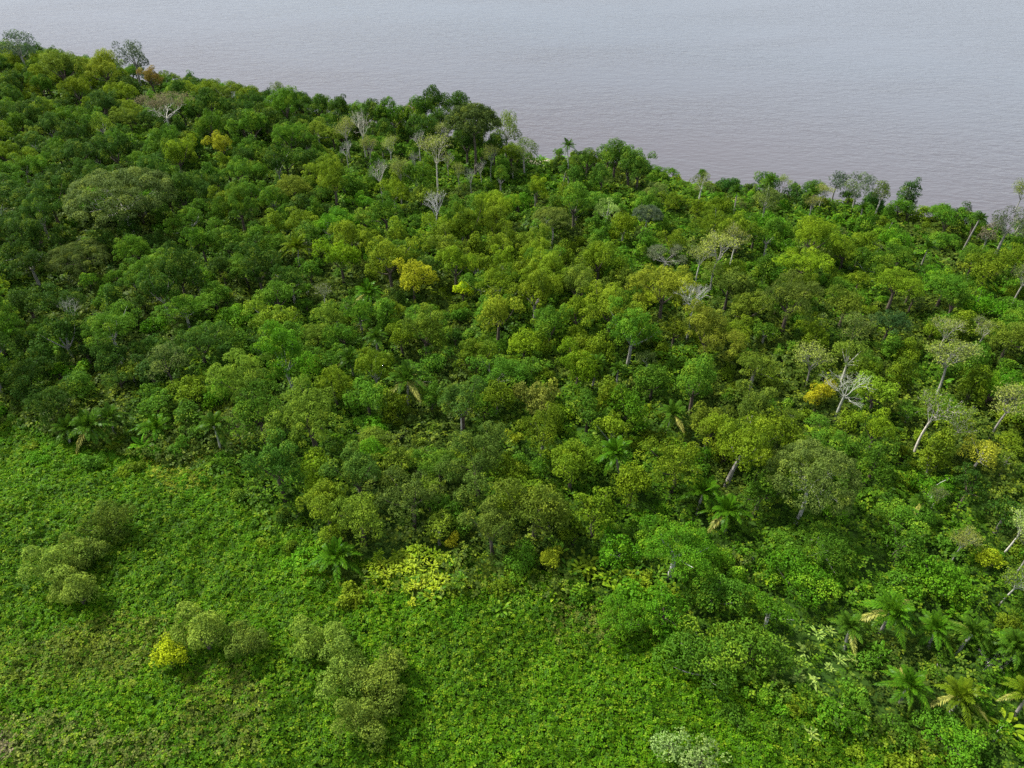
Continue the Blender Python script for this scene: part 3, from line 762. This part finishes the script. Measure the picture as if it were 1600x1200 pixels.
# palms
for a in ((577, 455, 62, 'fresh green', 'feather palm between the golden-yellow tree and the forest edge', 'the palm near the golden tree', 9, 1),
          (632, 592, 84, 'mid green', 'big feather palm with hanging straw-coloured lower fronds', 'the big mid-forest palm', 10, 4),
          (462, 384, 68, 'yellow-green', 'yellowish feather palm beside the lime-green tree', 'the yellowish palm', 8, 1),
          (975, 702, 76, 'fresh green', 'bright feather palm in a dark hollow of the forest', 'the palm in the hollow', 9, 0),
          (1045, 640, 62, 'mid green', 'feather palm overhanging a black gap between crowns', 'the palm over the gap', 8, 1),
          (1098, 762, 80, 'fresh green', 'upright bright palm, back one of a close pair', 'the back palm of the pair', 7, 0),
          (1142, 795, 80, 'fresh green', 'spreading bright palm, front one of a close pair', 'the front palm of the pair', 6, 1),
          (928, 566, 46, 'mid green', 'feather palm beside the bright lime tree', None, 9, 0),
          (545, 548, 54, 'mid green', None, None, 8, 1), (585, 520, 46, 'mid green', None, None, 8, 0), (968, 575, 40, 'mid green', None, None, 8, 0),
          (522, 872, 92, 'fresh green', 'wide palm on the forest edge facing the clearing', 'the wide edge palm', 4, 0),
          (140, 655, 84, 'mid green', 'palm with several thin pale stems at the back of the clearing', 'the many-stemmed palm', 6, 1), (95, 668, 60, 'mid green', None, None, 5, 0), (165, 648, 60, 'mid green', None, None, 6, 0),
          (238, 665, 70, 'fresh green', None, None, 4, 1),
          (892, 226, 32, 'mid green', 'palm standing above the bank at the little bay', 'the bay palm', 15, 0),
          (985, 236, 30, 'mid green', None, None, 10, 0), (880, 258, 34, 'mid green', None, None, 8, 2),
          (1528, 332, 30, 'dark green', 'lone palm standing clear of the bank against the water', 'the lone bank palm', 12, 0),
          (1395, 948, 96, 'fresh green', 'big palm with one long straw-white dead frond', 'the big palm with the dead frond', 7, 2),
          (1335, 985, 70, 'mid green', None, None, 5, 2), (1470, 985, 78, 'fresh green', None, None, 5, 0), (1517, 988, 84, 'mid green', None, None, 6, 1),
          (1425, 1068, 92, 'fresh green', 'arching palm in front of the big palm with the dead frond', 'the arching palm', 5, 1),
          (1505, 1090, 92, 'yellow-green', 'yellow-tipped palm with drooping golden fronds', 'the yellow-tipped palm', 5, 3), (1596, 1010, 80, 'mid green', None, None, 6, 0), (1612, 1090, 84, 'yellow-green', None, None, 6, 3),
          (1590, 1000, 60, 'mid green', None, None, 7, 0), (1275, 300, 28, 'mid green', None, None, 7, 0), (1155, 298, 34, 'mid green', None, None, 8, 0), (1205, 278, 36, 'mid green', None, None, 9, 0)):
    x1, y1, w1, c1, lb, sh, h1, dd = a
    place_palm(x1, y1, w1, c1, lb, sh, h=h1 * (.75 if y1 > 350 else 1), dead=dd)

# yellow and pale broad-leaved plants at the forest edge
CLEAR = []
for a in ((640, 905), (676, 900), (612, 908), (1250, 1030), (1262, 1062)):
    P = at(*a, 2.0); FOOT.append((P[0], P[1], 6.0))          # nothing tall grows among them
for q in range(72):
    px_, py_ = 652 + 34 * rng.normal(), 902 + 18 * rng.normal()
    P = at(px_, py_, 3.0)
    place_small('broad', P[0], P[1], rng.uniform(.40, .58), 'yellow-green', dz=rng.uniform(1.0, 1.6)); CLEAR.append((P[0], P[1]))
    if abs(px_ - 655) < 58 and py_ > 884: THINGS[-1]['o'].color = (*vary((.165, .175, .014) if rng.random() < .75 else (.09, .14, .01), .15), 1); THINGS[-1]['colour'] = 'yellow'
for q in range(26):
    px_, py_ = 1258 + 34 * rng.normal(), 1040 + 40 * rng.normal()
    P = at(px_, py_, 3.0); o = place_small('broad', P[0], P[1], rng.uniform(.36, .55), 'pale cream-green', dz=rng.uniform(.8, 1.4)); CLEAR.append((P[0], P[1]))
    o.color = (*vary((.065, .12, .012) if rng.random() < .55 else (.15, .165, .06)), 1)
for q in range(30):
    px_, py_ = 830 + 130 * rng.normal(), 925 + 22 * rng.normal()
    P = at(px_, py_, 2.5); place_small('broad', P[0], P[1], rng.uniform(.7, 1.1), 'yellow-green' if rng.random() < .5 else 'mid green', dz=.8)
for q in range(12):
    P = at(75 + 60 * rng.normal(), 655 + 9 * rng.normal(), 2.5); place_small('broad', P[0], P[1], rng.uniform(.5, .8), 'yellow-green')

# ------------------------------------------------------------------ the rest of the forest, by the look of each part of it
# (photo x, y, half-widths, tall or low, mix of kind / colour / weight)
DK = [('lumpy', 'dark green', 2.5), ('tall', 'dark green', .8), ('round', 'dark green', 3), ('fine', 'dark green', 2), ('fine', 'mid green', 2), ('lumpy', 'mid green', 2), ('round', 'deep blue-green', 1.2), ('lumpy', 'olive green', .8), ('fine', 'dull olive', .6)]
MD = [('lumpy', 'mid green', 3), ('tall', 'mid green', 1.2), ('fine', 'mid green', 3), ('round', 'dark green', 1.2), ('round', 'mid green', 1.5), ('lumpy', 'fresh green', 1.5), ('mound', 'fresh green', 1), ('fine', 'dull olive', 1), ('lumpy', 'olive green', 1)]
OL = [('lumpy', 'olive green', 4), ('tall', 'olive green', 1), ('lumpy', 'yellow-green', 1.2), ('fine', 'olive green', 1.5), ('round', 'olive green', 1.5), ('lumpy', 'mid green', 1.8), ('round', 'mid green', 1), ('fine', 'dull olive', .6), ('mound', 'mid green', .8)]
GO = [('lumpy', 'olive green', 3), ('lumpy', 'old gold', .7), ('lumpy', 'yellow-green', 1.2), ('round', 'olive green', 1.5), ('fine', 'dull olive', .8), ('mound', 'mid green', .6)]
LO = [('mound', 'fresh green', 2.4), ('mound', 'mid green', 2.4), ('fine', 'mid green', 1.4), ('round', 'mid green', 1.2), ('lumpy', 'olive green', .8), ('tall', 'mid green', 1.2), ('fine', 'olive green', .8), ('ypalm', 'fresh green', 1.8), ('broad', 'fresh green', 1.8), ('ypalm', 'yellow-green', .5), ('palm', 'mid green', .5), ('airy', 'grey-green', .3)]
SC = [('mound', 'fresh green', 1.5), ('mound', 'mid green', 1.5), ('tall', 'olive green', 1.2), ('fine', 'olive green', 1.6), ('lumpy', 'olive green', 1.2), ('fine', 'dull olive', 1.0), ('round', 'mid green', 1), ('ypalm', 'fresh green', 1.4), ('broad', 'yellow-green', 1.0), ('bare', '', .55), ('airy', 'dull olive', .5), ('lumpy', 'yellow-green', .5), ('palm', 'mid green', .3)]
LU = [('mound', 'fresh green', 5), ('fine', 'fresh green', 2), ('mound', 'mid green', 2), ('fine', 'mid green', 1.5), ('round', 'fresh green', 1), ('ypalm', 'mid green', .6)]
BR = [('mound', 'mid green', 2.4), ('tall', 'mid green', 1.2), ('fine', 'mid green', 2.5), ('mound', 'fresh green', 2), ('round', 'mid green', 1.5), ('lumpy', 'olive green', 1.0), ('palm', 'mid green', .7), ('ypalm', 'fresh green', .7), ('fine', 'dark green', 1.0), ('broad', 'fresh green', .5)]
# (photo x, y, half-widths, tall or low, mix of kind / colour / weight)
ZONES = [(120, 90, 180, 60, .95, OL), (60, 220, 160, 110, 1.0, DK), (230, 260, 170, 110, 1.0, DK), (420, 190, 160, 60, 1.0, MD + OL[:2]), (600, 185, 170, 40, 1.0, DK),
         (650, 285, 120, 40, .7, LO), (440, 320, 130, 70, .8, MD), (160, 460, 200, 90, 1.0, DK), (400, 500, 150, 90, .85, MD), (130, 580, 140, 60, .9, DK + MD),
         (300, 620, 100, 60, .55, MD + LO), (780, 420, 210, 90, .95, OL), (1060, 480, 110, 90, 1.0, GO), (930, 300, 110, 50, .7, LO), (1150, 330, 150, 40, .75, LO), (1400, 370, 230, 50, .75, LO),
         (1300, 440, 150, 70, .8, LO), (1480, 470, 150, 70, .85, SC), (1400, 600, 170, 90, .9, SC), (700, 590, 160, 80, .9, OL + MD[:3]), (560, 670, 130, 70, .8, MD + DK[:3]), (880, 660, 150, 110, .9, OL + MD[:2]),
         (1150, 620, 130, 80, .85, OL), (640, 800, 120, 60, .8, OL[2:] + MD), (850, 800, 130, 70, .9, OL), (1020, 800, 100, 80, .8, LU), (1170, 900, 170, 90, .75, LU), (1400, 780, 140, 90, .9, BR), (1520, 760, 130, 90, .7, SC + BR), (1450, 920, 180, 120, .8, BR),
         (1280, 800, 100, 60, .7, BR), (1060, 950, 80, 50, .45, LU), (1500, 1120, 150, 70, .5, LU + BR), (1700, 700, 150, 300, .7, SC), (-100, 400, 150, 300, 1.0, DK)]
_zc = np.array([z[:5] for z in ZONES], float)

def zone_at(px_, py_):
    wgt = np.exp(-.5 * (((px_ - _zc[:, 0]) / _zc[:, 2]) ** 2 + ((py_ - _zc[:, 1]) / _zc[:, 3]) ** 2) * 1.7) + 1e-9
    return ZONES[rng.choice(len(ZONES), p=wgt / wgt.sum())]

cell = {}
def near_ok(x, y, R, f):
    cx, cy = int(x // 8), int(y // 8)
    for i in range(cx - 2, cx + 3):
        for j in range(cy - 2, cy + 3):
            for (a, b, r) in cell.get((i, j), ()):
                if (a - x) ** 2 + (b - y) ** 2 < (f * (R + r)) ** 2: return False
    return True
for (a, b, r) in FOOT: cell.setdefault((int(a // 8), int(b // 8)), []).append((a, b, min(r, 8)))

COUNT = {}
OPEN = [(t['px'], t['py'], t['rp'], t['d']) for t in THINGS if t.get('rp')] + [(842, 246, 26, 400.0), (1085, 284, 20, 300.0), (1040, 276, 16, 300.0), (655, 900, 46, 122.0), (1258, 1040, 40, 104.0)]
OPEN = np.array(OPEN)
def hides(u, v, d, rp):
    m = (d < OPEN[:, 3] + 1) & (np.abs(u - OPEN[:, 0]) < .85 * OPEN[:, 2] + .8 * rp) & (v - rp * .9 < OPEN[:, 1] + .55 * OPEN[:, 2]) & (v > OPEN[:, 1] - .6 * OPEN[:, 2]) & (d > 0)
    return m.any()
LIMIT = {'lumpy': 300, 'fine': 300, 'round': 300, 'mound': 300, 'tall': 290, 'sapling': 290, 'bush': 290, 'airy': 300, 'ypalm': 280, 'broad': 200, 'bare': 250, 'palm': 60}
def fill(n, rlo, rhi, f):
    for _ in range(n):
        # even over the picture's ground, denser close by
        x, y = rng.uniform(-330, 250), 40 + 370 * rng.random() ** 1.15
        sdist = float(shore_dist(x, y))
        if sdist < 1.2: continue
        u, v, d = pix((x, y, 9.0))
        if not (-130 < u < 1730 and v < 1290): continue
        u, v = float(u), float(v)
        z = zone_at(u, v)
        g0, g1, g2 = pix((x, y, 4.0 * z[4] + 1))
        if in_poly(g0, g1): continue
        mix_ = z[5]; p = np.array([m[2] for m in mix_], float)
        kind, colour, _w = mix_[rng.choice(len(mix_), p=p / p.sum())]
        R = rng.uniform(rlo, rhi) * (.75 + .35 * z[4])
        if sdist < R * .35: continue
        if kind in ('ypalm', 'broad'): R = min(R, 1.9)
        if kind == 'airy': R = min(R, 3.6)
        if kind == 'tall': R = min(max(R, 1.6), 2.5)
        if R < 2.6 and kind in ('lumpy', 'fine', 'round', 'mound') and rng.random() < .7: kind = ('sapling', 'bush')[rng.integers(2)]
        if not near_ok(x, y, R, f): continue
        tall = .55 + .5 * z[4]
        if kind not in ('ypalm', 'broad') and hides(u, float(pix((x, y, float(ground_z(x, y)) + 1.4 * R * tall + .8))[1]), float(d), R * FPX / float(d)):
            colour = colour or 'dull olive'
            kind, R, tall = ('sapling', 'bush')[rng.integers(2)], min(R, 2.4), .75                    # only low growth before a tree that stands clear
            if hides(u, float(pix((x, y, float(ground_z(x, y)) + 1.2))[1]), float(d), R * .6 * FPX / float(d)): continue
        if COUNT.get(kind, 0) >= LIMIT[kind]: continue
        COUNT[kind] = COUNT.get(kind, 0) + 1
        if kind == 'palm': place_palm(0, 0, 0, colour, xy=(x, y), R=min(R, 4.2) * .95, h=rng.uniform(3, 7), nf=20, dead=rng.integers(0, 2))
        elif kind == 'bare': place_bare(0, 0, 0, tint=('straw brown', 'dull olive', 'grey-green')[rng.integers(3)], bark=('white', 'grey')[rng.integers(2)], xy=(x, y), R=min(R, 3.6), hs=1.1)
        elif kind in ('ypalm', 'broad'): place_small(kind, x, y, rng.uniform(.7, 1.15), colour, dz=.5)
        else: place_tree(kind, x, y, R, colour, hs=tall * rng.uniform(.75, 1.34), bark=('brown', 'grey', 'white')[rng.choice(3, p=(.72, .24, .04))])
        cell.setdefault((int(x // 8), int(y // 8)), []).append((x, y, R))
# the trees and bushes along the water's edge
for k in range(520):
    x = rng.uniform(-330, 175); y = float(np.interp(x, _sh[:, 0], _sh[:, 1]))
    sdist = rng.uniform(1.5, 9); y -= sdist / .8
    u, v, d = pix((x, y, 5.0)); u, v = float(u), float(v)
    if not -120 < u < 1720: continue
    big = u < 780 or rng.random() < .3
    R = rng.uniform(2.4, 4.2) if big else rng.uniform(1.6, 2.8)
    if not near_ok(x, y, R, .5): continue
    if hides(u, v, float(d), R * FPX / float(d)): continue
    kind = ('round', 'lumpy', 'tall', 'fine')[rng.integers(4)] if big else ('mound', 'bush', 'sapling', 'round')[rng.integers(4)]
    if kind == 'tall': R = min(R, 2.5)
    COUNT[kind] = COUNT.get(kind, 0) + 1
    place_tree(kind, x, y, R, ('dark green', 'mid green', 'mid green', 'olive green')[rng.integers(4)], hs=rng.uniform(.8, 1.15))
    cell.setdefault((int(x // 8), int(y // 8)), []).append((x, y, R))
fill(3500, 4.4, 6.0, .66)
fill(9000, 2.9, 4.4, .58)
fill(18000, 1.5, 2.8, .54)
# young growth creeping out from the forest's edge into the clearing
for k in range(9000):
    x, y = rng.uniform(-115, 95), rng.uniform(34, 115)
    u, v, d = pix((x, y, 1.5)); u, v = float(u), float(v)
    if not (-60 < u < 1660 and v < 1240) or not in_poly(u, v) or in_poly(u, v - 75 * rng.random() ** 1.6): continue
    R = rng.uniform(.9, 2.1)
    if not near_ok(x, y, R, .7) or hides(u, v, float(d), R * FPX / float(d)) or math.hypot(u - 655, v - 905) < 75: continue
    if COUNT.get('edge', 0) >= 75: break
    COUNT['edge'] = COUNT.get('edge', 0) + 1
    place_tree('bush', x, y, R, ('fresh green', 'mid green', 'fresh green', 'olive green')[rng.integers(4)], name='clearing_bush', noun='low bush', group='low bushes at the edge of the clearing', hs=rng.uniform(.6, 1.0))
    cell.setdefault((int(x // 8), int(y // 8)), []).append((x, y, R))

# ------------------------------------------------------------------ undergrowth below the trees and the leafy cover of the clearing
def rosettes(name, P, base, hfun, lf, per, seed):
    """Leafy sprigs: each a whorl of blades leaning outwards from its own tip."""
    g = np.random.default_rng(seed); n = len(P); e = .35
    h = hfun(P[:, 0], P[:, 1]); hx = hfun(P[:, 0] + e, P[:, 1]); hy = hfun(P[:, 0], P[:, 1] + e)
    ax = unit(np.stack([-(hx - h) / e * .8, -(hy - h) / e * .8, np.ones(n)], -1) + .28 * g.normal(size=(n, 3)))
    z = ground_z(P[:, 0], P[:, 1]) + h * g.uniform(.45, 1.08, n)
    c = np.stack([P[:, 0], P[:, 1], z], -1)
    a = unit(np.cross(ax, g.normal(size=(n, 3)))); b = np.cross(ax, a)
    sz = lf * g.uniform(.65, 1.35, n)
    V = np.empty((n, per, 4, 3))
    for q in range(per):
        th = q * 6.283 / per + g.uniform(-.4, .4, n)
        out = a * np.cos(th)[:, None] + b * np.sin(th)[:, None]; sd_ = np.cross(ax, out)
        tilt = g.uniform(-.25, .5, n)[:, None]
        d = unit(out + ax * tilt); nn = unit(ax - out * tilt)
        ln = (sz * g.uniform(.75, 1.2, n))[:, None]
        V[:, q, 0] = c + d * ln * .08
        V[:, q, 1] = c + d * ln * .55 + sd_ * ln * .30 + nn * ln * .07
        V[:, q, 2] = c + d * ln - ax * ln * .15
        V[:, q, 3] = c + d * ln * .55 - sd_ * ln * .30 + nn * ln * .07
    V = V.reshape(-1, 3); m = n * per
    lv = np.clip(np.repeat(.5 + .2 * g.normal(size=n) + .4 * (fbm(P[:, 0] * .6, P[:, 1] * .6, 2) - .5), per) + .14 * g.normal(size=m), 0, 1)
    col = np.concatenate([base, np.ones((n, 1))], 1)
    me = mesh_from(name, V, np.arange(4 * m).reshape(-1, 4), M_COVER, [('leafvar', 'FLOAT', np.repeat(lv, 4)), ('tint', 'FLOAT_COLOR', np.repeat(col, 4 * per, 0))])
    o = link(name, me); o['kind'] = 'stuff'; return o

g = np.random.default_rng(11)
n = 800000
P = np.stack([g.uniform(-340, 260, n), 30 + 400 * g.random(n)], -1)
u, v, d = pix(np.concatenate([P, np.full((n, 1), 2.0)], 1))
sdist = shore_dist(P[:, 0], P[:, 1])
keep = (u > -120) & (u < 1720) & (v < 1290) & (sdist > .7) & ~in_poly(u, v - 26)
keep &= g.random(n) < np.clip(1.35 * (120 / np.maximum(d, 60)) ** 1.5, 0, 1) * (sdist > 1.5 - .8 * vnoise(P[:, 0] * .3, P[:, 1] * .3))
bay = at(845, 249); keep &= np.hypot(P[:, 0] - bay[0], P[:, 1] - bay[1]) > 9
for a, b in CLEAR: keep &= (P[:, 0] - a) ** 2 + (P[:, 1] - b) ** 2 > 1.2
Pf = P[keep]; df = d[keep]; sf = sdist[keep]
hU = lambda x, y: .6 + 6.0 * np.clip(fbm(x * .16, y * .16, 3) - .22, 0, 1) * np.clip(shore_dist(x, y) / 12 + .15, 0, 1)
k = fbm(Pf[:, 0] * .06 + 9, Pf[:, 1] * .06, 2)[:, None]
base = np.where(k > .55, np.array((.056, .130, .006)), np.where(k > .42, np.array((.046, .100, .007)), np.array((.055, .090, .010))))
base = np.where((sf < 7)[:, None] & (g.random((len(sf), 1)) < .5), np.array((.08, .14, .015)), base) * g.uniform(.7, 1.25, (len(Pf), 1))
rosettes('undergrowth', Pf, base, hU, np.clip(.56 * (df / 120) ** .9, .42, 1.5), 4, 12)

n = 620000
P = np.stack([g.uniform(-150, 130, n), 24 + 106 * g.random(n)], -1)
u, v, d = pix(np.concatenate([P, np.full((n, 1), 1.0)], 1))
keep = (u > -90) & (u < 1690) & (v < 1262) & in_poly(u, v + 14)
Pm = P[keep]; um, vm = u[keep], v[keep]
hM = lambda x, y: .3 + 2.2 * np.clip(fbm(x * .07 + 3, y * .07, 2) - .4, 0, 1) + 1.9 * np.clip(fbm(x * .2, y * .2, 2) - .2, 0, 1) + 1.1 * np.clip(fbm(x * .8 + 7, y * .8, 2) - .3, 0, 1)
nz = fbm(Pm[:, 0] * .055 + 3, Pm[:, 1] * .055, 3)[:, None]
base = np.where(nz > .5, np.array((.056, .146, .003)), np.array((.046, .120, .003)))
base = base * (.75 + .55 * fbm(Pm[:, 0] * .2, Pm[:, 1] * .2 + 40, 2)[:, None])
def patch(cx, cy, rx, ry, col, amt, thr=1.0):
    global base
    r = np.sqrt(((um - cx) / rx) ** 2 + ((vm - cy) / ry) ** 2) + 1.3 * (fbm(Pm[:, 0] * .25, Pm[:, 1] * .25, 3) - .5)
    m = g.random(len(r)) < amt * np.clip((thr - r) * 3, 0, 1)
    base = np.where(m[:, None], np.array(col) * g.uniform(.7, 1.25, (len(r), 1)), base)
patch(110, 1062, 170, 55, (.095, .140, .014), .65); patch(215, 1030, 150, 55, (.10, .135, .014), .6); patch(340, 1095, 80, 70, (.09, .12, .016), .45)
patch(365, 1140, 80, 70, (.09, .125, .016), .45); patch(60, 1190, 220, 50, (.12, .15, .03), .5); patch(5, 1195, 60, 30, (.20, .17, .09), .6)
patch(310, 745, 80, 55, (.16, .19, .014), .45); patch(690, 925, 190, 35, (.15, .18, .014), .35); patch(930, 990, 110, 50, (.10, .125, .02), .45); patch(1000, 1000, 70, 35, (.15, .15, .03), .25)
patch(800, 1020, 900, 400, (.10, .17, .006), .06, 3.0)
patch(1540, 1180, 150, 70, (.13, .17, .012), .5)
rosettes('clearing_cover', Pm, base, hM, .33, 4, 13)

# ------------------------------------------------------------------ labels: each thing by its look and by what it stands beside
ORD = ['', 'second ', 'third ', 'fourth ', 'fifth ', 'sixth ', 'seventh ', 'eighth ', 'ninth ', 'tenth ', 'eleventh ', 'twelfth ', 'thirteenth ', 'fourteenth ', 'fifteenth ', 'sixteenth ', 'seventeenth ', 'eighteenth ', 'nineteenth ', 'twentieth '] + ['twenty-%s ' % w for w in ('first', 'second', 'third', 'fourth', 'fifth', 'sixth', 'seventh', 'eighth', 'ninth')] + ['thirtieth '] + ['thirty-%s ' % w for w in ('first', 'second', 'third', 'fourth', 'fifth', 'sixth', 'seventh', 'eighth', 'ninth')]
LM = [t for t in THINGS if t['short']]
lx = np.array([t['px'] for t in LM]); ly = np.array([t['py'] for t in LM])
groups = {}
for t in THINGS:
    o = t['o']
    if t['label']: o['label'] = t['label']; continue
    dist = np.hypot(lx - t['px'], (ly - t['py']) * 1.5)
    i = int(np.argmin(dist)); dx, dy = t['px'] - lx[i], (t['py'] - ly[i]) * 1.5
    rel = ('beyond' if dy < 0 else 'in front of') if abs(dy) > abs(dx) else ('left of' if dx < 0 else 'right of')
    groups.setdefault(((t['colour'] + ' ' if t['colour'] else '') + t['words'], rel, LM[i]['short']), []).append((float(dist[i]), t))
for (desc, rel, short), v in groups.items():
    v.sort(key=lambda q: q[0])
    for q, (_d, t) in enumerate(v):
        t['o']['label'] = ('nearest ' if len(v) > 1 and q == 0 else ORD[min(q, 38)]) + f'{desc} {rel} {short}'
print('things', len(THINGS), COUNT, 'leaves', len(Pf) * 4, len(Pm) * 4, 'tris unique', sum(len(m.polygons) for m in bpy.data.meshes) * 2)
